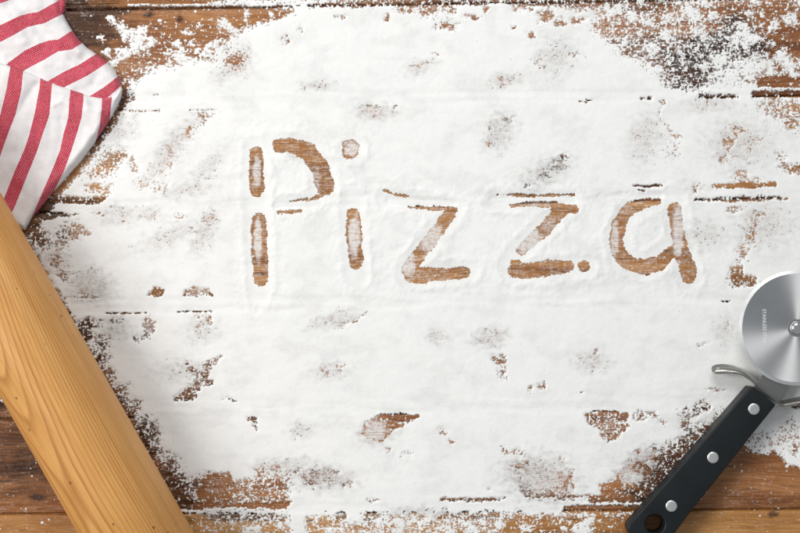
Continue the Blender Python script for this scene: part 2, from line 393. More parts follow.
# lower middle
poly([(204, 471), (216, 474), (229, 473), (233, 482), (256, 478), (288, 482), (290, 501), (150, 503), (180, 488)], -.25, 3, .8)
poly([(205, 473), (230, 474), (232, 500), (196, 500)], -.9, 2.5, .6); ell(262, 490, 30, 9, -.3)
poly([(150, 502.5), (289, 502), (286, 509), (150, 510)], -1.2, 1.2, 1.0); poly([(150, 512), (290, 513), (283, 520), (150, 522)], -.35, 2.5, 1.2); poly([(140, 518), (288, 519), (296, 600), (140, 600)], -.5, 5, 1.6)
poly([(306, 516), (341, 513), (341, 600), (303, 600)], -.25, 3); poly([(341, 522), (520, 518), (600, 516), (640, 515), (640, 600), (345, 600)], .0, 4); poly([(520, 516), (585, 515), (640, 514), (640, 600), (470, 600), (500, 524)], -.7, 4)
ell(345, 517, 5, 5, -.5); ell(373, 516, 13, 5, -.2); ell(395, 517, 10, 3, .1); line([(441, 499, 1.2), (470, 500, 2), (504, 498.5, 1.6)], -.6, 1.2, .4); poly([(436, 513), (520, 511), (520, 519), (436, 520)], -.15, 2); ell(418, 516, 12, 4, .1); ell(560, 500, 26, 2, .25)
poly([(508, 462), (535, 460), (555, 468), (573, 472), (578, 496), (524, 496), (516, 478)], .35, 3); ell(527, 487, 5, 8, -.6); ell(560, 479, 14, 8, -.25); ell(526, 465, 12, 4, -.1); ell(548, 488, 18, 7, .0)
line([(524, 496, 1.0), (560, 496.5, 1.2), (602, 496, 1.5)], -.5, 1, .4)
# lower right
poly([(585, 414), (596, 410.5), (628, 412.5), (629, 426), (620, 438), (606, 443), (600, 431), (588, 424)], -.35, 1.8, .6); line([(596, 411.5, 1), (626, 413, 1)], -.8, 1, .4)
for e in [(641, 416, 6, 5, -.1), (650, 415, 7, 4, .05), (663, 421, 5, 4, -.15), (686, 423, 9, 9, -.2), (694, 412, 8, 6, -.1), (677, 411, 3, 2, -.1), (722, 418, 6, 4, .1), (706, 404, 8, 5, .3), (715, 390, 9, 2, -.2), (706, 408, 5, 3, -.1), (638, 452, 5, 4, 0), (655, 449, 5, 4, 0)]:
    ell(*e[:4], e[4])
poly([(596, 500), (603, 482), (618, 474), (634, 462), (652, 456), (668, 444), (684, 434), (700, 425), (722, 410), (745, 400), (700, 470), (640, 530), (596, 512)], -.32, 5)
poly([(606, 484), (640, 470), (672, 455), (700, 440), (690, 480), (660, 502), (600, 500)], -.6, 4); ell(615, 488, 13, 6, -.8); ell(664, 470, 22, 14, -.5)
poly([(590, 497), (660, 497), (660, 502), (590, 502)], -1.0, 1.2, .4); poly([(564, 506), (660, 504), (660, 513), (564, 513)], -1.0, 1.6, .4)
poly([(735, 447), (760, 452), (777, 452), (782, 461), (792, 466), (812, 472), (870, 470), (870, 640), (600, 640), (600, 533), (640, 520)], -1.9, 3.5)
ell(795, 447, 7, 8, -.2); ell(794, 429, 4, 4, .1); ell(790, 418, 4, 3, .2)
for e in [(783, 405, 5, 2, -.2), (795, 406, 6, 2, -.2)]: ell(*e[:4], e[4])
# lower left
poly([(-80, 330), (0, 330), (80, 480), (150, 600), (-80, 640)], -2.0, 2)
ell(2, 392, 12, 10, -.15); ell(64, 516, 15, 8, -.75); ell(50, 483, 5, 4, -.6)

ell(778, 440, 26, 12, .55); ell(790, 432, 10, 18, .5); ell(752, 440, 10, 10, .5)
# --- clumps and splashes of flour lying on bare wood (x, y, r)
CLUMPS = [(113, 20, 6), (120, 28, 6), (129, 36, 9), (139, 36, 8), (138, 47, 9), (103, 37, 4), (107, 52, 5), (151, 42, 5), (143, 29, 5), (188, 32, 3.5), (177, 44, 4), (199, 26, 2.5), (181, 54, 7), (213, 46, 6), (226, 28, 5), (222, 22, 4), (234, 30, 5), (208, 52, 5), (246, 16, 3), (269, 14, 4), (190, 44, 3), (160, 22, 2),
          (124, 54, 6), (114, 62, 6), (196, 50, 4), (167, 53, 4), (220, 56, 6), (228, 48, 8), (238, 42, 8),
          (689, 12, 8), (695, 20, 5), (743, 33, 8), (748, 42, 6), (738, 40, 5), (754, 39, 5), (750, 14, 5), (754, 2, 5), (760, 4, 3), (791, 19, 7), (774, 26, 6), (768, 30, 4), (720, 58, 7), (714, 60, 5), (714, 15, 4), (667, 36, 5), (695, 51, 3), (666, 19, 5), (699, 31, 6), (705, 38, 4), (782, 56, 7), (787, 62, 6), (762, 64, 9), (750, 70, 9), (732, 76, 9), (740, 66, 6), (772, 44, 3), (762, 14, 2.5), (703, 66, 4), (652, 50, 7), (680, 52, 4), (705, 3, 5),
          (718, 74, 6), (724, 84, 6), (610, 12, 7), (632, 14, 6), (620, 8, 5), (647, 20, 5), (640, 34, 4), (790, 66, 5), (773, 72, 4), (640, 3, 4), (678, 2, 4), (625, 40, 5), (655, 72, 5), (795, 74, 4),
          (586, 526, 7), (578, 530, 7), (592, 519, 4), (563, 528, 3), (525, 529, 5), (400, 527, 6), (470, 526, 6), (446, 529, 5), (256, 529, 6), (233, 522, 4), (280, 524, 5), (244, 516, 4), (248, 530, 5), (330, 530, 4), (266, 518, 3), (380, 522, 5), (420, 524, 5), (500, 523, 5),
          (628, 474, 5), (636, 478, 4), (622, 480, 3), (641, 470, 3), (616, 466, 4), (650, 462, 3), (700, 444, 2), (3, 400, 4), (-2, 390, 6), (150, 505, 3), (215, 510, 4)]
for x, y, r in CLUMPS:
    ell(x, y, r * 1.1, r, 1.15, lo=.15, hi=1.45)
# loose lines of flour caught in the seams
for pts in [[(128, 5, 1.0), (200, 5, 1.0), (214, 4, 2.2), (240, 2.5, 3), (262, 3.5, 2.5), (300, 2, 3)], [(170, 511.5, 1.2), (200, 511.5, 1.6), (230, 510.8, 2.2), (292, 510.8, 1.8)], [(598, 503.6, 1.0), (648, 503.6, .8)], [(758, 88.6, .9), (860, 88.2, .9)]]:
    s = (slice(*np.searchsorted(fy, [min(p[1] for p in pts) - 14, max(p[1] for p in pts) + 14])), slice(*np.searchsorted(fx, [min(p[0] for p in pts) - 12, max(p[0] for p in pts) + 12])))
    w = 1 - sst(-.8, 1.4, seg_sd(FX[s] + (WX[s] - FX[s]) * .3, FY[s] + (WY[s] - FY[s]) * .3, pts))
    C[s] = C[s] + (np.maximum(C[s], 1.0) - C[s]) * w

SCUFF = [(172, 148, 36, 12, -55, .93), (208, 168, 26, 9, -50, .96), (188, 190, 26, 8, -10, .95), (150, 214, 16, 7, 0, .95), (172, 236, 34, 10, -20, .97), (206, 230, 11, 24, 20, .94), (90, 288, 24, 15, 0, .90), (500, 132, 13, 20, 25, .90),
         (546, 172, 26, 12, -25, .90), (298, 151, 15, 9, 20, .95), (375, 112, 20, 9, 0, .90), (645, 138, 16, 24, 10, .95), (334, 320, 26, 8, -14, .94), (330, 372, 22, 9, 0, .97), (490, 338, 17, 9, -10, .88), (438, 336, 11, 8, 0, .94),
         (202, 330, 16, 13, 0, .95), (378, 433, 18, 12, -10, .88), (540, 478, 36, 21, 10, .84), (592, 361, 17, 11, 0, .95), (505, 80, 22, 8, -10, .97), (420, 68, 18, 7, -20, .97), (556, 56, 18, 22, 20, .96), (705, 235, 24, 14, 0, .97),
         (232, 70, 22, 9, -30, .95), (245, 60, 8, 16, 0, .93), (318, 86, 20, 7, 0, .97), (120, 215, 24, 10, 0, .95), (50, 262, 18, 16, 0, .88), (180, 372, 26, 12, 0, .97), (322, 478, 30, 12, 5, .86), (285, 466, 30, 9, -5, .93), (740, 145, 34, 24, 0, .95),
         (765, 225, 30, 26, 0, .96), (726, 330, 12, 16, 0, .97), (420, 512, 30, 5, 0, .93), (300, 430, 12, 9, 0, .97), (710, 105, 28, 8, 0, .96), (640, 466, 24, 14, -30, .80), (115, 330, 16, 12, 0, .93), (118, 130, 14, 22, 20, .92)]
VEIL = .17 * sst(-.1, .6, perlin(FX / 42, FY / 24, 201) + .5 * perlin(FX / 13, FY / 9, 202))
for x, y, rx, ry, a, v in SCUFF:
    m0 = 2.2 * (rx + ry)
    s = (slice(*np.searchsorted(fy, [y - m0, y + m0])), slice(*np.searchsorted(fx, [x - m0, x + m0])))
    c_, s_ = math.cos(math.radians(a)), math.sin(math.radians(a)); dx, dy = WX[s] - x, WY[s] - y
    q = np.hypot((dx * c_ + dy * s_) / rx, (-dx * s_ + dy * c_) / ry) + .45 * perlin(FX[s] / 7, FY[s] / 5, 47)
    C[s] = C[s] + (np.minimum(C[s], 1.15) - C[s]) * (1 - sst(.2, 1.5, q))
    VEIL[s] = np.maximum(VEIL[s], (1 - sst(.0, 1.7, q)) * (1.9 - 1.1 * (v - .84) / .14) * .62)

# --- the word drawn with a finger: bare strokes and pressed strokes
BARE = [  # P
        [(256, 153, 6.5), (256.5, 175, 6.8), (257, 189, 7)], [(259, 220.5, 7), (259, 240, 7.5), (260, 262, 7.5), (261, 279, 7.5)],
        [(279, 145.5, 6.5), (294, 145.5, 7.5), (308, 152, 8.5), (319, 166, 9), (324, 181, 9), (325.5, 188, 8)], [(321, 196, 2), (311, 199, 1.2), (290, 201, .8)], [(321, 196, 2), (311, 199.5, 1.2), (290, 201.5, .8)], [(279, 212.3, 1.6), (290, 211.8, 1.6), (300, 211.3, .8)],
          # i
        [(351, 147, 8.2), (350.5, 151, 8)], [(353.5, 216.5, 7), (354, 235, 7.5), (355.5, 256, 7), (356, 263, 6.5)],
          # z
        [(386, 191, 1.3), (392, 194, 1.3), (408, 196.5, .8)], [(410, 207.5, .9), (440, 208.5, 1.5), (456, 210, 2.2)], [(450, 213, 6), (436, 233, 6.2), (421, 253, 6.5), (409, 270, 6.5)], [(412, 276, 7.5), (425, 275, 8), (445, 274, 6), (466, 272, 5)],
          # z
        [(497, 194.5, .7), (530, 196, .8), (574, 194.5, 1)], [(512, 205.5, 1.3), (535, 204, 2.2), (556, 205, 3)], [(556, 208, 5), (574, 209.5, 3.8)], [(561, 211, 6.5), (546, 228, 6.5), (531, 241, 6), (521, 250, 5)], [(514, 271, 6), (530, 271, 8), (550, 268, 7.5), (568, 266, 6)], [(584, 266.5, 5.5)], [(512, 262, 2), (516, 263, 4)],
          # a
        [(659, 201, 3), (645, 203.5, 5), (630, 209, 6), (620, 223, 6.5), (616, 240, 6.5), (619, 254, 7), (630, 264, 7.5), (645, 267.5, 7.5), (660, 262, 7), (672, 250, 5.5)], [(674.5, 209, 6.2), (677, 230, 6.2), (682, 252, 7), (688, 268, 8), (689, 276, 7.5)]]
PRESS = [[(256, 150, 9), (257, 200, 10), (260, 280, 9), (259, 296, 7)], [(270, 146, 7), (294, 145.5, 8), (308, 152, 9), (320, 168, 10), (325, 188, 10), (310, 203, 5), (282, 206, 5)], [(351, 149, 10)],
         [(352, 198, 8), (354, 235, 9), (356, 270, 9), (357, 276, 8)], [(386, 199, 6), (420, 203, 6), (455, 209, 6)], [(450, 213, 8), (421, 253, 8), (409, 270, 8)], [(408, 276, 8), (468, 272, 7)],
         [(494, 200, 5.5), (530, 201, 6), (572, 202, 6)], [(561, 211, 8), (521, 250, 8), (511, 264, 8)], [(512, 271, 8), (586, 267, 7)],
         [(659, 201, 5), (630, 209, 8), (617, 235, 8), (622, 257, 9), (645, 267.5, 9), (672, 250, 8)], [(674, 198, 8), (678, 232, 8), (689, 278, 9)]]
GROOVE = [[(276, 205, 4.5), (318, 203, 4.5)], [(390, 201, 5), (452, 204, 5)], [(494, 200, 4.5), (572, 200.5, 5)], [(600, 196, 3), (660, 195, 4)]]
s = (slice(*np.searchsorted(fy, [110, 320])), slice(*np.searchsorted(fx, [215, 730])))
X, Y = FX[s], FY[s]
sdb = np.full(X.shape, 1e9); sdp = np.full(X.shape, 1e9)
for c in BARE: sdb = np.minimum(sdb, seg_sd(X, Y, c))
sdg = np.full(X.shape, 1e9)
for c in GROOVE: sdg = np.minimum(sdg, seg_sd(X, Y, c))
for c in PRESS: sdp = np.minimum(sdp, seg_sd(X, Y, c))
rag = perlin(X / 5.0, Y / 4.0, 81) * .9 + perlin(X / 1.9, Y / 1.7, 82) * 1.1 + perlin(X / 16, Y / 12, 83) * 1.4
ins = 1 - sst(-.5, .9, sdb + rag)
C[s] = C[s] * (1 - ins) + (-2.2) * ins
zt0, lg0, _b0 = seam_info(FX[s], FY[s])
hold = np.clip(lg0 * 2, 0, 1) * ((X < 274) | ((X > 340) & (X < 372))) * (1 - sst(190, 196, 200 + 0 * X) * 0)
C[s] = C[s] * (1 - hold) + 2.4 * hold; ins = ins * (1 - hold)
LETTER = np.zeros(FX.shape); LETTER[s] = ins
SDP = np.full(FX.shape, 60.0); SDP[s] = sdp; SDG = np.full(FX.shape, 60.0); SDG[s] = sdg

rim_d = np.maximum(np.maximum(-FX, FX - 800), np.maximum(-FY, FY - 533))
C = C - 4.2 * sst(14, 52, rim_d + 9 * perlin(FX / 22, FY / 22, 301) + 4 * perlin(FX / 8, FY / 8, 302))
# single grains scattered over the bare wood near the flour
rng = np.random.RandomState(7)
G = np.zeros(FX.shape)
n = 0
near = C.copy()
for _ in range(5800):
    x, y = rng.uniform(-55, 875), rng.uniform(-52, 586)
    i, j = int((y - fy[0]) / FS), int((x - fx[0]) / FS)
    if near[i, j] > .2 or rng.rand() < sst(20, 50, rim_d[i, j]): continue
    if near[i, j] < -1.55 and rng.rand() > .22: continue
    if LETTER[i, j] > .5 and rng.rand() > .2: continue
    r = .40 + rng.exponential(.30); r = min(r, 1.7)
    k = int(3 * r / FS) + 2
    sl = (slice(max(i - k, 0), i + k), slice(max(j - k, 0), j + k))
    G[sl] = np.maximum(G[sl], 1.0 - np.hypot((FX[sl] - x), (FY[sl] - y) * rng.uniform(.9, 1.5)) / (r * 1.7))

CAL = C.copy()
PF = C + GN * .62 * (1 - .7 * LETTER) * (1 + .25 * sst(1.0, -.6, C))
PF = np.maximum(PF, np.where(G > 0, G * 1.4 - .25, -9))
ZT, LG, _b = seam_info(FX, FY)
fill = -0.00030 * seam_soft(FX, FY + 1.2 * perlin(FX / 12, FY / 9, 92)) * sst(-.5, .5, perlin(FX / 60, FY / 9, 91) + .1)
pres = sst(-.3, .45, PF)
Cs = np.clip(C, 0, 1.9) / 1.9
th = 0.00003 + .00008 * sst(0, 1.2, PF) * sst(-.3, .6, C) + 0.00034 * sst(.1, 1, Cs)
und = (perlin(FX / 34, FY / 24, 11) * .00020 + perlin(FX / 13, FY / 10, 12) * .00010 + perlin(FX / 5.5, FY / 4.8, 13) * .00005 + perlin(FX / 2.4, FY / 2.3, 14) * .000022 + perlin(FX / 1.3, FY / 1.3, 15) * .000016)
rid = np.abs(perlin((FX + 14 * perlin(FX / 40, FY / 40, 16)) / 20, (FY + 12 * perlin(FX / 35, FY / 35, 17)) / 13, 18))
und += -0.00006 * (1 - sst(0, .14, rid)) * sst(-.1, .5, perlin(FX / 45, FY / 45, 19))
th = th + und * (.10 + .90 * sst(.2, 1, Cs)) * .8
rimn = .50 + .7 * perlin(FX / 11, FY / 11, 21) + .18 * perlin(FX / 3.5, FY / 3.5, 22)
rim = np.exp(-((SDP - 6.5) / 3.6) ** 2) * np.clip(rimn, 0, 1.4)
inside = 1 - sst(-4, 6.5, SDP)
th = th * (1 - .68 * inside) + rim * .00042 + .00014 * np.exp(-((SDP - 13) / 7) ** 2) * sst(-.3, .6, perlin(FX / 14, FY / 12, 23))
base = fill - .00055 * (1 - sst(-3.0, 2.2, SDG + .8 * perlin(FX / 6, FY / 4, 93))) * np.clip(LG * 1.2, .25, 1)
th = th + (perlin(FX / 4.5, FY / 4.2, 94) * .00009 + perlin(FX / 9, FY / 8, 95) * .00012) * (1 - sst(8, 26, SDP)) * sst(0, 6, SDP)
FZ = (base + np.maximum(th, .00003)) * pres + (ZT + .00003) * (1 - pres)

# dust film on the wood
SMEAR = [(372, 112, 14, 8, .7), (500, 130, 16, 18, .8), (556, 168, 20, 14, .55), (180, 148, 14, 30, .8), (152, 178, 20, 14, .7), (202, 240, 12, 14, .7), (90, 278, 18, 16, .75), (375, 430, 16, 14, .75), (322, 478, 30, 13, .5), (540, 478, 34, 20, .72),
         (632, 478, 16, 9, .7), (488, 336, 16, 9, .8), (149, 327, 10, 12, .45), (198, 292, 18, 7, .5), (606, 426, 16, 14, .35), (217, 488, 14, 13, .25), (640, 112, 20, 20, .3), (100, 165, 26, 22, .25), (135, 60, 30, 22, .2), (700, 55, 50, 30, .15), (200, 376, 26, 24, .3), (586, 362, 12, 10, .7), (336, 322, 20, 8, .7), (438, 336, 10, 8, .8), (210, 220, 10, 10, .5)]
dust = .03 + .12 * np.clip(perlin(TX / 30, TY / 20, 41) + .1, 0, 1)
for x, y, rx, ry, v in SMEAR:
    dust = np.maximum(dust, v * (1 - sst(.4, 1.2, np.hypot((TX - x) / rx, (TY - y) / ry) + .2 * perlin(TX / 6, TY / 6, 44))))
ld = np.full(TX.shape, 1e9)
m = (TX > 225) & (TX < 720) & (TY > 125) & (TY < 300)
q = ld[m]
for c in BARE: q = np.minimum(q, seg_sd(TX[m], TY[m], c))
ld[m] = q
lmask = 1 - sst(0, 2, ld)
for (x, y, rx, ry, v) in [(257, 172, 5, 20, .75), (258, 240, 5, 26, .8), (316, 178, 6, 14, .5), (351, 149, 9, 10, .8), (354, 236, 7, 26, .85), (432, 240, 14, 26, .75), (408, 264, 10, 14, .8), (420, 275, 16, 6, .4), (528, 240, 16, 18, .85), (548, 224, 10, 14, .5), (615, 238, 5, 22, .75), (678, 232, 7, 34, .8), (535, 204, 26, 4, .5), (625, 210, 12, 8, .4)]:
    dust = np.maximum(dust, lmask * v * (1 - sst(.5, 1.25, np.hypot((TX - x) / rx, (TY - y) / ry) + .25 * perlin(TX / 5, TY / 5, 45))))
dust = np.maximum(dust, lmask * (.27 + .14 * perlin(TX / 9, TY / 5, 46)))
ii = np.clip(((TY - fy[0]) / FS).astype(int), 0, len(fy) - 1); jj = np.clip(((TX - fx[0]) / FS).astype(int), 0, len(fx) - 1)
Ct = CAL[ii, jj]

dust = np.maximum(dust, (1 - lmask) * (.46 * sst(-1.2, .8, Ct)) * (1 - sst(10, 40, np.maximum(np.maximum(-TX, TX - 800), np.maximum(-TY, TY - 533)))) + .0)

# ---- materials: wood of the table, flour
k = NT("old_board_wood")
co = k.coord(); x, y, z = k.sep(co)[:3]
yw = k.math('ADD', y, k.attr('warp'))
bd = k.math('MULTIPLY', k.attr('board'), 3.71)
v1 = k.comb(k.math('MULTIPLY', x, 9), k.math('MULTIPLY', yw, 95), bd)
v2 = k.comb(k.math('MULTIPLY', x, 26), k.math('MULTIPLY', yw, 520), bd)
v3 = k.comb(k.math('MULTIPLY', x, 110), k.math('MULTIPLY', yw, 1500), bd)
g1 = k.noise(v1, 1.0, 5, .6, .8); g2 = k.noise(v2, 1.0, 4, .6, .4); g3 = k.noise(v3, 1.0, 3, .6)
gr = k.math('ADD', k.math('MULTIPLY', g1, .5), k.math('ADD', k.math('MULTIPLY', g2, .32), k.math('MULTIPLY', g3, .18)))
wood = k.ramp(gr, [(.30, (.055, .018, .007)), (.42, (.19, .066, .022)), (.52, (.34, .135, .047)), (.66, (.54, .255, .105))])
gold = k.ramp(gr, [(.30, (.20, .080, .020)), (.44, (.42, .190, .055)), (.56, (.58, .300, .100)), (.70, (.72, .42, .165))])
wood = k.mix(k.attr('gold'), wood, gold)
patch = k.noise(co, 16.0, 3, .5)
wood = k.mix(k.rng(patch, .40, .68, 0, .45), wood, k.mix(1.0, wood, (.62, .50, .42), 'MULTIPLY'))
st = k.math('MULTIPLY', k.attr('stain_shade'), k.rng(g2, .3, .62, 1.15, .75))
wood = k.mix(k.math('MINIMUM', st, 1.0), wood, k.mix(.9, wood, (.12, .095, .085), 'MULTIPLY'))  # darkens the wood for stains and painted shade alike
crack = k.math('MULTIPLY', k.rng(k.noise(v2, 1.0, 2, .5, .6), .66, .73), .75)
wood = k.mix(crack, wood, (.03, .014, .008))
fine = k.noise(co, 2600.0, 3, .7); mid = k.noise(co, 480.0, 4, .65)
dd = k.math('ADD', k.attr('dust'), k.math('ADD', k.math('MULTIPLY', k.math('SUBTRACT', fine, .5), 1.6), k.math('MULTIPLY', k.math('SUBTRACT', mid, .5), 1.3)))
dd = k.math('ADD', dd, k.math('MULTIPLY', k.math('SUBTRACT', g3, .5), 1.2))
df = k.rng(dd, .25, .92, 0, .93)
basec = k.mix(df, wood, (.84, .83, .82))
k.set(Base_Color=basec, Roughness=k.math('ADD', .42, k.math('MULTIPLY', df, .5)))
k.b.inputs['Specular IOR Level'].default_value = .35
k.bump(k.math('ADD', gr, k.math('MULTIPLY', crack, -.6)), .0007, .8)
M_TABLE = k.m

k = NT("flour")
co = k.coord()
n1 = k.noise(co, 60, 4, .6); n2 = k.noise(co, 1500, 3, .7)
k.set(Base_Color=k.mix(k.rng(n1, .35, .7), (.93, .93, .92), (.90, .905, .90)), Roughness=1.0)
k.b.inputs['Specular IOR Level'].default_value = .05
cv = k.math('ADD', k.attr('cover'), k.math('MULTIPLY', k.math('SUBTRACT', k.noise(co, 2300, 3, .7), .5), 1.1))
vn = k.math('ADD', k.math('MULTIPLY', k.noise(co, 1300, 3, .7), .55), k.math('MULTIPLY', k.noise(co, 300, 4, .65), .45))
vs = k.math('MULTIPLY', k.attr('veil'), k.rng(vn, .40, .60, .25, 1.0))
k.set(Alpha=k.math('MULTIPLY', k.rng(cv, -.26, .60), k.math('SUBTRACT', 1.0, k.math('MULTIPLY', vs, .62, clamp=True), clamp=True)))
k.bump(n2, .00012, .5)
M_FLOUR = k.m

TXw = (TX - 400) * P; TYw = (266.5 - TY) * P
me, used, q = grid_mesh("wooden_table", TXw, TYw, TZ)
add_attr(me, 'stain_shade', stain_shade); add_attr(me, 'dust', dust); add_attr(me, 'warp', warp * P * .45); add_attr(me, 'board', TB)
gold = np.where(TB >= 7, .95, np.where(TB == 3, .5, np.where(TB == 4, .5, np.where(TB == 1, .25, np.where(TB == 2, .15, .1)))))
gold = np.where((TB == 2) & (TX > 600), .0, gold)
add_attr(me, 'gold', gold.astype(float))
# side and underside of the table top
bm = bmesh.new(); bm.from_mesh(me)
be = [e for e in bm.edges if len(e.link_faces) == 1]
r = bmesh.ops.extrude_edge_only(bm, edges=be)
for v in r['geom']:
    if isinstance(v, bmesh.types.BMVert): v.co.z = -0.028
eb = [e for e in bm.edges if len(e.link_faces) == 1]
bmesh.ops.contextual_create(bm, geom=eb)
bm.to_mesh(me); bm.free()
table = link("wooden_table", me, M_TABLE)
tag(table, "old brown wooden table top of wide grooved boards lying under the flour", "table")

PM = np.maximum(np.maximum(PF[:-1, :-1], PF[1:, :-1]), np.maximum(PF[:-1, 1:], PF[1:, 1:]))
fl_keep = PM > -.55
me, used, q = grid_mesh("flour", (FX - 400) * P, (266.5 - FY) * P, FZ, fl_keep)
add_attr(me, 'cover', np.clip(PF, -1, 2).ravel()[used])
add_attr(me, 'veil', VEIL.ravel()[used])
flour = link("flour", me, M_FLOUR)
tag(flour, "white flour strewn over the boards with the word Pizza drawn in it by finger", "flour", kind="stuff")

# ================================================================== ROLLING PIN
# silhouette lines in the photo: right edge (0,195)-(192,532), left edge (0,391)-(79,533)
RP = 0.0288
ax_dir = Vector((0.4945, -0.8692, 0)).normalized()
px0 = Vector(W(76.6, 427.6, RP))           # a point of the axis
pin_loc = Vector((px0.x, px0.y, RP + 0.0006))
k = NT("rolling_pin_wood")
co = k.coord(); x, y, z = k.sep(co)[:3]
# object space: z runs along the pin; growth rings about a pith outside the pin
lowf = k.noise(k.comb(k.math('MULTIPLY', x, 14), k.math('MULTIPLY', y, 14), k.math('MULTIPLY', z, 5)), 1.0, 3, .5)
dx = k.math('SUBTRACT', x, PITH_X := -0.044); dy = k.math('SUBTRACT', y, PITH_Y := 0.029)
rr = k.math('SQRT', k.math('ADD', k.math('MULTIPLY', dx, dx), k.math('MULTIPLY', dy, dy)))
bow = k.math('MULTIPLY', k.math('POWER', k.math('ABSOLUTE', k.math('SUBTRACT', z, 0.012)), 2.0), 0.35)
ring = k.math('ADD', k.math('ADD', rr, k.math('MULTIPLY', z, 0.036)), k.math('ADD', k.math('MULTIPLY', k.math('SUBTRACT', lowf, .5), .0030), bow))
fr = k.math('FRACT', k.math('MULTIPLY', ring, 1 / 0.00125))
late = k.ramp(fr, [(0.0, (0, 0, 0)), (.55, (.25, .25, .25)), (.86, (1, 1, 1)), (.97, (.35, .35, .35)), (1.0, (0, 0, 0))])
rid_ = k.math('FLOOR', k.math('MULTIPLY', ring, 1 / 0.00125))
rv = k.noise(k.comb(rid_, 0.0, 0.0), 1.37, 1, .5)
fib = k.noise(k.comb(k.math('MULTIPLY', x, 1500), k.math('MULTIPLY', y, 1500), k.math('MULTIPLY', z, 45)), 1.0, 3, .6)
fib2 = k.noise(k.comb(k.math('MULTIPLY', x, 650), k.math('MULTIPLY', y, 650), k.math('MULTIPLY', z, 16)), 1.0, 3, .6)
cloud = k.noise(co, 30, 3, .5)
c = k.mix(k.math('MULTIPLY', late, k.rng(rv, .35, .65, .35, 1.0)), (.78, .425, .138), (.45, .180, .042))
c = k.mix(k.rng(fib2, .38, .68, 0, .6), c, k.mix(1.0, c, (.76, .64, .48), 'MULTIPLY'))
c = k.mix(k.rng(fib, .45, .75, 0, .55), c, k.mix(1.0, c, (.78, .66, .50), 'MULTIPLY'))
c = k.mix(k.rng(cloud, .35, .65, 0, .4), c, k.mix(1.0, c, (.90, .82, .70), 'MULTIPLY'))
pv = k.n.new('ShaderNodeTexVoronoi'); pv.inputs['Scale'].default_value = 1.0; pv.feature = 'F1'
k.l.new(k.comb(k.math('MULTIPLY', x, 90), k.math('MULTIPLY', y, 90), k.math('MULTIPLY', z, 70)), pv.inputs['Vector'])
speck = k.rng(pv.outputs['Distance'], .045, .075, .8, 0)
c = k.mix(speck, c, (.09, .035, .012))
k.set(Base_Color=c, Roughness=k.rng(fib, .3, .7, .36, .50))
k.b.inputs['Specular IOR Level'].default_value = .45
k.bump(k.math('ADD', fib, k.math('MULTIPLY', late, -.5)), .00012, .7)
M_PIN = k.m

pin = empty("rolling_pin", pin_loc)
pin.rotation_euler = (-ax_dir).to_track_quat('Z', 'X').to_euler()
tag(pin, "thick pale wooden rolling pin lying diagonally beside the striped towel", "rolling pin")
L1, L2 = 0.215, 0.125      # body reaches up-left / down-right of this point
bodyp = [(0, L1), (.0225, L1), (.0255, L1 - .0012), (RP, L1 - .005), (RP, 0.05), (RP, -.04), (RP, -L2 + .005), (.0255, -L2 + .0012), (.0225, -L2), (0, -L2)]
lathe("body", bodyp, M_PIN, pin, (0, 0, 0), n=160, sharp=50)
for s, base in ((1, L1), (-1, -L2)):
    hp = [(0, 0.0), (.0085, 0.0), (.0085, .004), (.0105, .010), (.0140, .030), (.0150, .050), (.0145, .072), (.0125, .088), (.0080, .097), (0, .100)]
    lathe("handle", [(r, h) for r, h in hp], M_PIN, pin, (0, 0, base), axis=(0, 0, s), n=64)

# ================================================================== TOWEL
def interp_u(Y, X, curves, us):
    """curves: list of (ys, xs) polylines; returns u by interpolating across X at each Y"""
    xs = np.stack([np.interp(Y, c[0], c[1]) for c in curves])         # n x shape
    U = np.full(X.shape, np.nan)
    U = us[0] + (X - xs[0]) / np.maximum(xs[1] - xs[0], 1e-3) * (us[1] - us[0])
    for i in range(1, len(us) - 1):
        m = X > xs[i]
        U = np.where(m, us[i] + (X - xs[i]) / np.maximum(xs[i + 1] - xs[i], 1e-3) * (us[i + 1] - us[i]), U)
    return U
STEP = .55
cx = np.arange(-95, 130, STEP); cy = np.arange(-75, 245, STEP)
CX, CY = np.meshgrid(cx, cy)
pinedge = (CY - 195) - (CX) * 1.757          # > 0 lies under the rolling pin
# lower fold (on top), steep stripes
low_out = [(-95, 50), (-40, 55), (0, 62), (14, 67), (28, 72), (44, 79), (60, 85), (76, 91), (92, 96), (104, 98), (112, 96.5), (117, 92), (121, 86), (122.5, 90), (121, 97), (117, 106), (112, 116), (106, 126), (99, 136), (91, 148), (82, 160), (73, 170), (64, 180), (55, 190), (46, 200), (37, 211), (30, 221), (25, 230), (10, 225), (-8, 205), (-95, 60)]
lc = [([50, 68, 90, 115, 140, 158, 230], [-24, -21, -25, -31, -37, -43, -70]), ([50, 68, 90, 115, 140, 158, 230], [-8, -6, -10, -16, -22, -28, -55]),
      ([50, 68, 90, 115, 135, 158, 230], [12, 10, 6, 0, -5, -12, -38]), ([50, 68, 90, 115, 135, 158, 230], [26, 24, 22, 16, 8, 0, -24]),
      ([50, 80, 90, 115, 135, 150, 170, 198, 230], [42, 40, 39, 34, 29, 24, 15, 4, -12]), ([50, 80, 90, 115, 135, 150, 170, 205, 230], [56, 53, 52, 50, 43, 38, 30, 16, 4]),
      ([50, 92, 100, 118, 135, 150, 170, 200, 230], [74, 70, 69, 68, 63, 60, 52, 39, 26]), ([50, 95, 100, 118, 135, 150, 170, 190, 230], [88, 84, 84, 82, 77, 72, 65, 55, 38]),
      ([50, 95, 110, 125, 137, 150, 170, 230], [104, 102, 101.5, 99.5, 97, 92, 84, 60]), ([50, 93, 105, 120, 135, 150, 170, 230], [118, 113, 111.5, 110, 106, 102, 98, 80]), ([50, 230], [134, 110])]
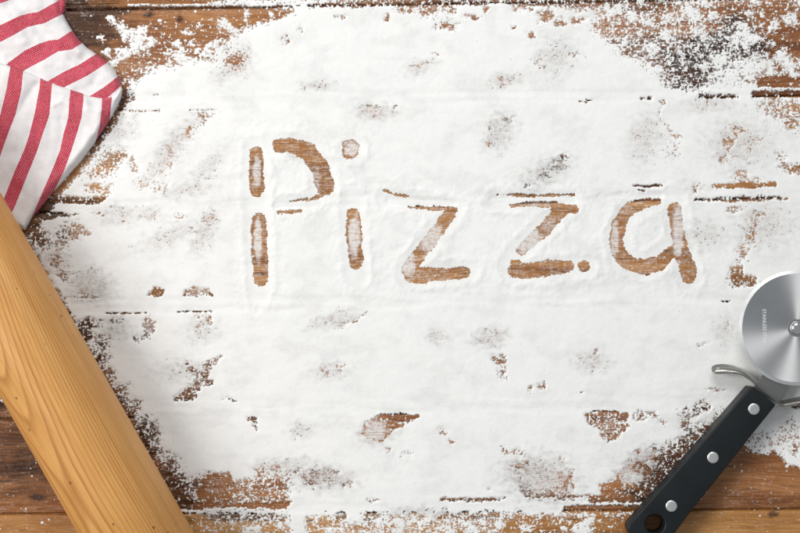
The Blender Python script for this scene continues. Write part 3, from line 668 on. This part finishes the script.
lu = [0.0, .45, 1.0, 1.45, 2.0, 2.45, 3.0, 3.45, 4.0, 4.45, 5.0]
Ulow = interp_u(CY, CX, lc, lu)
# upper fold, shallow stripes: curves give y as a function of x
up_out = [(-95, -75), (55, -75), (60, -10), (60, 1), (62, 12), (66, 21), (72, 31), (79, 40), (87, 48), (97, 54.5), (106, 61), (113, 69), (118.5, 77), (121.5, 86), (118, 100), (100, 110), (60, 100), (0, 80), (-95, 70)]
uc = [([-95, -20, 0, 20, 45, 60], [30, 6, -6, -14, -26, -34]), ([-95, -20, 0, 20, 45, 60], [44, 16, 4, -3, -14, -22]),
      ([-95, -20, 0, 20, 30, 38, 50, 60, 80, 100], [56, 33, 25, 15.5, 13, 12, 5, 0, -14, -30]), ([-95, -20, 0, 14, 28, 38, 44, 62, 80, 100], [72, 52, 43, 35.5, 27.5, 25, 24, 15, 4, -10]),
      ([-95, 0, 9, 25, 40, 50, 58, 70, 90, 120], [100, 70, 62, 50, 43, 40, 39.5, 31.5, 20, 0]), ([-95, 0, 28, 45, 58, 66, 72, 84, 100, 120], [120, 86, 69, 60, 52, 51, 50, 43, 33, 20]),
      ([-95, 40, 51, 65, 80, 97, 110, 125], [150, 86, 79, 71, 64, 53, 46, 38]), ([-95, 50, 67, 84, 92, 107, 125], [170, 96, 86.5, 78, 73.5, 63.5, 53]),
      ([-95, 80, 93, 104, 112, 118, 130], [200, 101, 94, 87, 81, 76, 68]), ([-95, 100, 109, 116, 121, 130], [210, 104, 97, 91, 86, 78]), ([-95, 130], [225, 100])]
Uup = interp_u(CX, CY, uc, lu)
def bumpline(X, Y, pts, w, a):
    d = seg_sd(X, Y, [(p[0], p[1], 0) for p in pts]); return a * np.exp(-(d / w) ** 2)
def fold_mesh(outline, U, V, h0, rnd, wr, mn):
    sd = poly_sd(CX, CY, outline) + .35 * perlin(CX / 9, CY / 9, 5)
    if mn:
        rnd = 3.2 + (rnd - 3.2) * sst(0, 9, seg_sd(CX, CY, [(p[0], p[1], 0) for p in low_out[:13]]))
    t = np.clip(sd / rnd, 0, 1)
    Z = h0 * np.sqrt(np.clip(1 - (1 - t) ** 2, 0, 1)) + wr * sst(0, 8, sd)
    Z = np.where(sd < 0, np.maximum(sd * .0022, -.004) - .0004, Z)
    # lies under the rolling pin: stay below its round side
    dd = pinedge * 0.869 * 0.494 / .869 * P       # metres inside the silhouette
    keep = (sd > -2.2) & (pinedge < 22)
    ky = keep[:-1, :-1] & keep[1:, :-1] & keep[:-1, 1:] & keep[1:, 1:]
    return Z, ky, sd
wl = (perlin(CX / 26, CY / 40, 31) * .0013 + perlin(CX / 9, CY / 13, 32) * .00050
      + bumpline(CX, CY, [(14, 120), (30, 95), (40, 80)], 5, -.0010) + bumpline(CX, CY, [(50, 107), (62, 101), (82, 112)], 3.0, .0008) + bumpline(CX, CY, [(62, 120), (78, 122), (92, 130)], 4, -.0008)
      + bumpline(CX, CY, [(84, 98), (88, 108), (100, 112)], 3, .0009) + bumpline(CX, CY, [(102, 100), (97, 125), (78, 155)], 5, .0009) + bumpline(CX, CY, [(20, 150), (34, 175), (30, 205)], 8, -.0009) + bumpline(CX, CY, [(45, 82), (52, 96), (50, 108)], 2.6, -.0009))
wu = (perlin(CX / 30, CY / 16, 33) * .0011 + perlin(CX / 10, CY / 8, 34) * .00045
      + bumpline(CX, CY, [(14, -4), (28, 14), (38, 26), (54, 40), (74, 60), (86, 66)], 5.5, -.0012) + bumpline(CX, CY, [(24, -4), (36, 12), (48, 26), (60, 38), (78, 52)], 6, .0009) + bumpline(CX, CY, [(0, 6), (12, 22), (24, 40)], 6, .0008)
      + bumpline(CX, CY, [(60, 48), (70, 60), (86, 72)], 3, .0008) + bumpline(CX, CY, [(96, 60), (100, 72), (94, 84)], 4, -.0007))
Zu, ku, sdu = fold_mesh(up_out, Uup, CY, .0044, 8, wu, 0)
Zl, kl, sdl = fold_mesh(low_out, Ulow, CX, .0070, 8, wl, 1)
# underneath: an edge of the cloth showing at the top of the picture
sub_out = [(-60, -75), (70, -75), (66, -5), (65.5, 6), (63.5, 14), (60, 19), (40, 30), (-60, 40)]
Zs, ks, sds = fold_mesh(sub_out, Uup, CY, .0028, 4, wu * .3, 0)
Us = (CX - 52) / 30.0 + 1.9

def towel_sheet(Z, ky, U, V):
    kx = (D - np.maximum(Z, 0)) / D
    me, used, q = grid_mesh("towel_part", (CX - 400) * P * kx, (266.5 - CY) * P * kx, Z, ky)
    u = U.ravel()[used] * 1.0; v = V.ravel()[used]
    return me, u, v
parts = [towel_sheet(Zu, ku, Uup, CX * 1.0 + CY * -.45), towel_sheet(Zl, kl & (sdl[:-1, :-1] > -1.6), Ulow, CY + CX * .0), towel_sheet(Zs, ks, Us, CY + 0 * CX)]
vs, fs, us_, vv_, off = [], [], [], [], 0
for me, u, v in parts:
    n_ = len(me.vertices); c_ = np.empty(n_ * 3, np.float32); me.vertices.foreach_get("co", c_); vs.append(c_.reshape(-1, 3))
    li = np.empty(len(me.loops), np.int32); me.loops.foreach_get("vertex_index", li); fs.append(li.reshape(-1, 4) + off); off += n_
    us_.append(u); vv_.append(v); bpy.data.meshes.remove(me)
V_ = np.concatenate(vs); F_ = np.concatenate(fs)
V_[:, 2] += 0.0004
me = bpy.data.meshes.new("striped_towel")
me.vertices.add(len(V_)); me.vertices.foreach_set("co", V_.ravel())
me.loops.add(F_.size); me.loops.foreach_set("vertex_index", F_.astype(np.int32).ravel())
me.polygons.add(len(F_)); me.polygons.foreach_set("loop_start", np.arange(0, F_.size, 4, dtype=np.int32))
me.update(calc_edges=True); me.polygons.foreach_set("use_smooth", np.ones(len(F_), bool))
add_attr(me, 'across', np.concatenate(us_)); add_attr(me, 'along', np.concatenate(vv_))
k = NT("striped_cotton")
u = k.attr('across'); v = k.attr('along'); co = k.coord()
uj = k.math('ADD', u, k.math('MULTIPLY', k.math('SUBTRACT', k.noise(co, 1500, 2, .6), .5), .035))
fu = k.math('FRACT', k.math('ADD', uj, 10.0))
red = k.math('MULTIPLY', k.math('GREATER_THAN', fu, .012), k.math('LESS_THAN', fu, .438))
# basket weave: threads about 1.1 mm apart
tu = k.math('MULTIPLY', u, 2 * math.pi * 13); tv = k.math('MULTIPLY', v, 2 * math.pi / 2.35)
su = k.math('SINE', tu); sv = k.math('SINE', tv)
weave = k.math('MULTIPLY', su, sv)
wn = k.math('MULTIPLY', k.math('SUBTRACT', k.noise(co, 900, 2, .6), .5), 1.5)
wdot = k.rng(k.math('ADD', weave, wn), .15, .75, 0, .62)
redc = k.mix(k.rng(k.noise(co, 120, 3, .6), .35, .65), (.46, .022, .055), (.57, .045, .088))
redc = k.mix(wdot, redc, (.86, .52, .55))
whitec = k.mix(k.rng(k.noise(co, 200, 3, .6), .35, .65), (.80, .775, .79), (.86, .845, .855))
k.set(Base_Color=k.mix(red, whitec, redc), Roughness=.95)
k.b.inputs['Specular IOR Level'].default_value = .1
k.b.inputs['Sheen Weight'].default_value = .25
k.bump(k.math('ADD', k.math('MULTIPLY', weave, .5), k.math('MULTIPLY', k.noise(co, 1800, 2, .6), 1.2)), .00018, .7)
towel = link("striped_towel", me, k.m)
tag(towel, "folded red and white striped cotton towel lying at the upper end of the rolling pin", "towel")

# ================================================================== PIZZA CUTTER
def pxz(pts, z): return [W(x, y, z)[:2] for x, y in pts]
hub = W(796.8, 328.0, .012)
O = (hub[0], hub[1], 0.0)
cut = empty("pizza_cutter", O)
tag(cut, "round steel pizza cutter with black riveted handle lying on the flour", "pizza cutter")

k = NT("black_handle")
co = k.coord(); n1 = k.noise(co, 900, 3, .6)
k.set(Base_Color=k.mix(k.rng(k.noise(co, 60, 3, .6), .35, .65), (.006, .0085, .0102), (.0100, .0138, .016)), Roughness=k.rng(n1, .3, .7, .42, .55))
k.b.inputs['Specular IOR Level'].default_value = .35
k.bump(n1, .00003, .6); M_BLACK = k.m

def steel(name, col, rough, scr=0.0, aniso=0.0):
    k = NT(name); co = k.coord()
    n = k.noise(co, 70, 4, .6)
    k.set(Base_Color=col, Metallic=1.0, Roughness=k.rng(n, .3, .7, rough - .05, rough + .06))
    k.bump(k.noise(co, 1400, 2, .6), .00002, .5)
    return k
M_STEEL = steel("guard_steel", (.50, .50, .48), .30).m
M_RIVET = steel("rivet_steel", (.80, .80, .79), .42).m
M_CAP = steel("axle_steel", (.72, .72, .72), .16).m
# the turned face of the blade: fine circular grooves, so the gloss fans out from the hub
k = NT("turned_blade_steel"); co = k.coord(); x, y, z = k.sep(co)[:3]
r_ = k.math('SQRT', k.math('ADD', k.math('MULTIPLY', x, x), k.math('MULTIPLY', y, y)))
tg = k.n.new('ShaderNodeTangent'); tg.direction_type = 'RADIAL'; tg.axis = 'Z'
gro = k.noise(k.comb(k.math('MULTIPLY', r_, 2600), 0.0, 0.0), 1.0, 4, .7)
clo = k.noise(co, 110, 4, .6)
k.set(Base_Color=k.mix(k.rng(gro, .3, .7), (.64, .65, .665), (.76, .77, .78)), Metallic=1.0, Roughness=k.math('ADD', k.rng(clo, .3, .7, .45, .53), k.math('MULTIPLY', k.math('SUBTRACT', gro, .5), .1)))
k.b.inputs['Anisotropic'].default_value = .92
k.l.new(tg.outputs[0], k.b.inputs['Tangent'])
k.bump(k.math('ADD', gro, k.math('MULTIPLY', k.noise(co, 700, 3, .6), .4)), .000012, .6)
M_BLADE = k.m
k = steel("blade_edge_steel", (.90, .91, .92), .40); M_EDGE = k.m

RB = 57.6 * P * (D - .0115) / D
blade = lathe("blade", [(0, .0008), (RB - .0020, .0008), (RB - .0019, .0006)], M_BLADE, cut, (0, 0, .0105), n=220)
lathe("underside", [(0, -.0008), (RB - .0020, -.0008)], M_BLADE, blade, (0, 0, 0), n=220)
lathe("cutting_edge", [(RB - .0019, .00062), (RB, .00005), (RB, -.00005), (RB - .0020, -.0008)], M_EDGE, blade, (0, 0, 0), n=220, sharp=20)
lathe("washer", [(0, .0009), (.0052, .0009), (.0052, .0014), (0, .0014)], M_STEEL, blade, (0, 0, 0), n=64)
lathe("axle", [(0, -.009), (.0026, -.009), (.0026, .0014), (.0040, .0014), (.0041, .0024), (.0037, .0035), (.0027, .0043), (.0013, .0047), (0, .0048)], M_CAP, cut, (0, 0, .0105), n=64, sharp=60)
# stamped words
cu = bpy.data.curves.new("stamp", 'FONT'); cu.body = "STAINLESS STEEL"; cu.size = .0036; cu.align_x = 'CENTER'; cu.align_y = 'CENTER'; cu.space_character = 1.02
t = bpy.data.objects.new("tmp", cu); COL.objects.link(t)
me = bpy.data.meshes.new_from_object(t.evaluated_get(bpy.context.evaluated_depsgraph_get())); bpy.data.objects.remove(t)
xs_ = [v.co.x for v in me.vertices]; sx_ = (34.5 * P) / (max(xs_) - min(xs_))
me.transform(Matrix.Diagonal((sx_, .82, 1, 1)))
k = NT("stamped_letters"); k.set(Base_Color=(.90, .91, .92), Metallic=0.0, Roughness=.7)
st_ = link("stamped_words", me, k.m, blade)
tp = W(764.3, 326.5, .0113)
st_.location = (tp[0] - O[0], tp[1] - O[1], 0.00088); st_.rotation_euler = (0, 0, -math.pi / 2 + .02)

# handle: axis from the front (guard) to the butt
ZT_, ZB_ = .0165, .0012
outl = [(751.5, 386.0), (776.5, 404.5), (752, 435), (716, 480.5), (690, 513), (672, 537), (660, 553), (650, 559), (640, 555), (633, 541), (627.5, 529), (628.5, 525), (652, 498.5), (690, 456), (726, 415.5)]
def chaik(p, n=1):
    for _ in range(n):
        q = []
        for i in range(len(p)):
            a, b = p[i], p[(i + 1) % len(p)]
            q += [(a[0] * .75 + b[0] * .25, a[1] * .75 + b[1] * .25), (a[0] * .25 + b[0] * .75, a[1] * .25 + b[1] * .75)]
        p = q
    return p
def soften(p, r):
    q = []
    n = len(p)
    for i in range(n):
        a, b, c = Vector(p[i - 1]), Vector(p[i]), Vector(p[(i + 1) % n])
        u, v = (a - b), (c - b); k_ = min(r, u.length * .45, v.length * .45)
        s_, e_ = b + u.normalized() * k_, b + v.normalized() * k_
        for t_ in (0, .25, .5, .75, 1): q.append(tuple((1 - t_) ** 2 * s_ + 2 * t_ * (1 - t_) * b + t_ * t_ * e_))
    return q
ow = pxz(soften(outl, 3.0), ZT_)
hole_c = W(655, 524, ZT_)
holew = circle(hole_c[0], hole_c[1], 9.6 * P, 48, cw=True)
slab("handle_scale", [ow, holew], .0096, ZT_, M_BLACK, cut, O, bevel=.0011, res=4)
slab("handle_scale", [ow, holew], ZB_, .0074, M_BLACK, cut, O, bevel=.0011, res=4)
k = NT("tang_dark_steel"); k.set(Base_Color=(.10, .10, .10), Metallic=1.0, Roughness=.45); M_TANG = k.m
cxm = sum(p[0] for p in ow) / len(ow); cym = sum(p[1] for p in ow) / len(ow)
slab("tang", [ow, holew], .00745, .00955, M_TANG, cut, O)
for px, py in ((754, 409), (713, 457.5), (671.5, 506)):
    c_ = W(px, py, ZT_ + .0002)
    lathe("rivet", [(0, -.0154), (.0033, -.0154), (.0033, .0001), (.0031, .00025), (.0018, .00036), (0, .0004)], M_RIVET, cut, (c_[0] - O[0], c_[1] - O[1], ZT_), n=48, sharp=50)
# neck plate running under the blade to the axle
neck = pxz([(757, 383), (766, 368), (785, 340), (790, 325), (797, 321), (804, 326), (802, 340), (795, 372), (788, 388), (781, 401), (777, 404), (753, 387)], .0085)
slab("neck_plate", [neck], .0072, .0088, steel("neck_steel", (.34, .34, .325), .34).m, cut, O, bevel=.0003)

# finger guard: one bent steel strip between handle and blade
gl = [ # (x, y) of the lower and of the upper long edge, photo px, with heights
      ((711.0, 366.5), .0040, (712.5, 373.2), .0100), ((716.5, 365.0), .0032, (719.5, 373.4), .0100), ((723, 364.6), .0024, (727, 372.6), .0104), ((731, 366.0), .0020, (735, 372.4), .0110),
      ((739.0, 369.0), .0020, (742.0, 374.4), .0118), ((746, 374.0), .0020, (749.5, 379.0), .0128), ((752.5, 380.0), .0020, (756, 384.6), .0138), ((758.5, 386.0), .0020, (762.2, 390.2), .0145),
      ((768.5, 394.5), .0020, (772.5, 398.4), .0146), ((775, 399.5), .0020, (779.3, 403.6), .0146), ((778.5, 401.6), .0020, (783.6, 405.6), .0146), ((784.0, 400.6), .0020, (790, 404.6), .0146),
      ((794, 398.4), .0020, (800, 402.9), .0146), ((808, 395.8), .0020, (814, 400.6), .0146), ((824, 393.6), .0025, (830, 398.6), .0140), ((838, 393.4), .0040, (844, 398.0), .0120), ((846, 394.6), .0060, (850, 397.4), .0100)]
def catmull(vals, n):
    out = []
    for i in range(len(vals) - 1):
        p0 = vals[max(i - 1, 0)]; p1 = vals[i]; p2 = vals[i + 1]; p3 = vals[min(i + 2, len(vals) - 1)]
        for j in range(n):
            t = j / n
            out.append(.5 * ((2 * p1) + (-p0 + p2) * t + (2 * p0 - 5 * p1 + 4 * p2 - p3) * t * t + (-p0 + 3 * p1 - 3 * p2 + p3) * t ** 3))
    out.append(vals[-1]); return out
lo = catmull([Vector(W(a[0], a[1], za)) for a, za, b, zb in gl], 5); hi = catmull([Vector(W(b[0], b[1], zb)) for a, za, b, zb in gl], 5)
bm = bmesh.new(); T = .0011; NV = 6; rows = []
m_ = len(lo)
for i in range(m_):
    tn = ((hi[min(i + 1, m_ - 1)] + lo[min(i + 1, m_ - 1)]) - (hi[max(i - 1, 0)] + lo[max(i - 1, 0)])).normalized()
    up = (hi[i] - lo[i]); nrm = tn.cross(up).normalized() * (T / 2)
    w_ = 1.0
    e_ = min(i, m_ - 1 - i)
    if e_ < 4: w_ = (.45, .74, .89, .97)[e_]
    mid_ = (hi[i] + lo[i]) / 2; h_ = up / 2 * w_
    ring_ = []
    for a, b in ((-1, -1), (-1, 1), (1, 1), (1, -1)):
        ring_.append(mid_ + h_ * b + nrm * a)
    rows.append([bm.verts.new(p - Vector(O)) for p in ring_])
for r0, r1 in zip(rows[:-1], rows[1:]):
    for j in range(4): bm.faces.new((r0[j], r0[(j + 1) % 4], r1[(j + 1) % 4], r1[j]))
bm.faces.new(rows[0]); bm.faces.new(rows[-1][::-1])
bmesh.ops.recalc_face_normals(bm, faces=bm.faces)
bmesh.ops.bevel(bm, geom=[e for e in bm.edges if len(e.link_faces) == 2 and e.calc_face_angle(0) > math.radians(60)], offset=.00022, segments=2, affect='EDGES')
for f in bm.faces: f.smooth = True
me = bpy.data.meshes.new("finger_guard"); bm.to_mesh(me); bm.free()
guard = link("finger_guard", me, steel("finger_guard_steel", (.33, .325, .30), .33).m, cut)
pc = (lo[5] + hi[5]) / 2
nr = (lo[8] - lo[2]).cross(hi[5] - lo[5]).normalized()
if nr.z < 0: nr = -nr
k = NT("guard_hole_rim"); k.set(Base_Color=(.88, .88, .86), Metallic=1.0, Roughness=.25)
lathe("guard_hole", [(.0004, .00075), (.0009, .0008), (.0010, .0006), (.0010, .0004)], k.m, guard, pc - Vector(O), axis=nr, n=24)
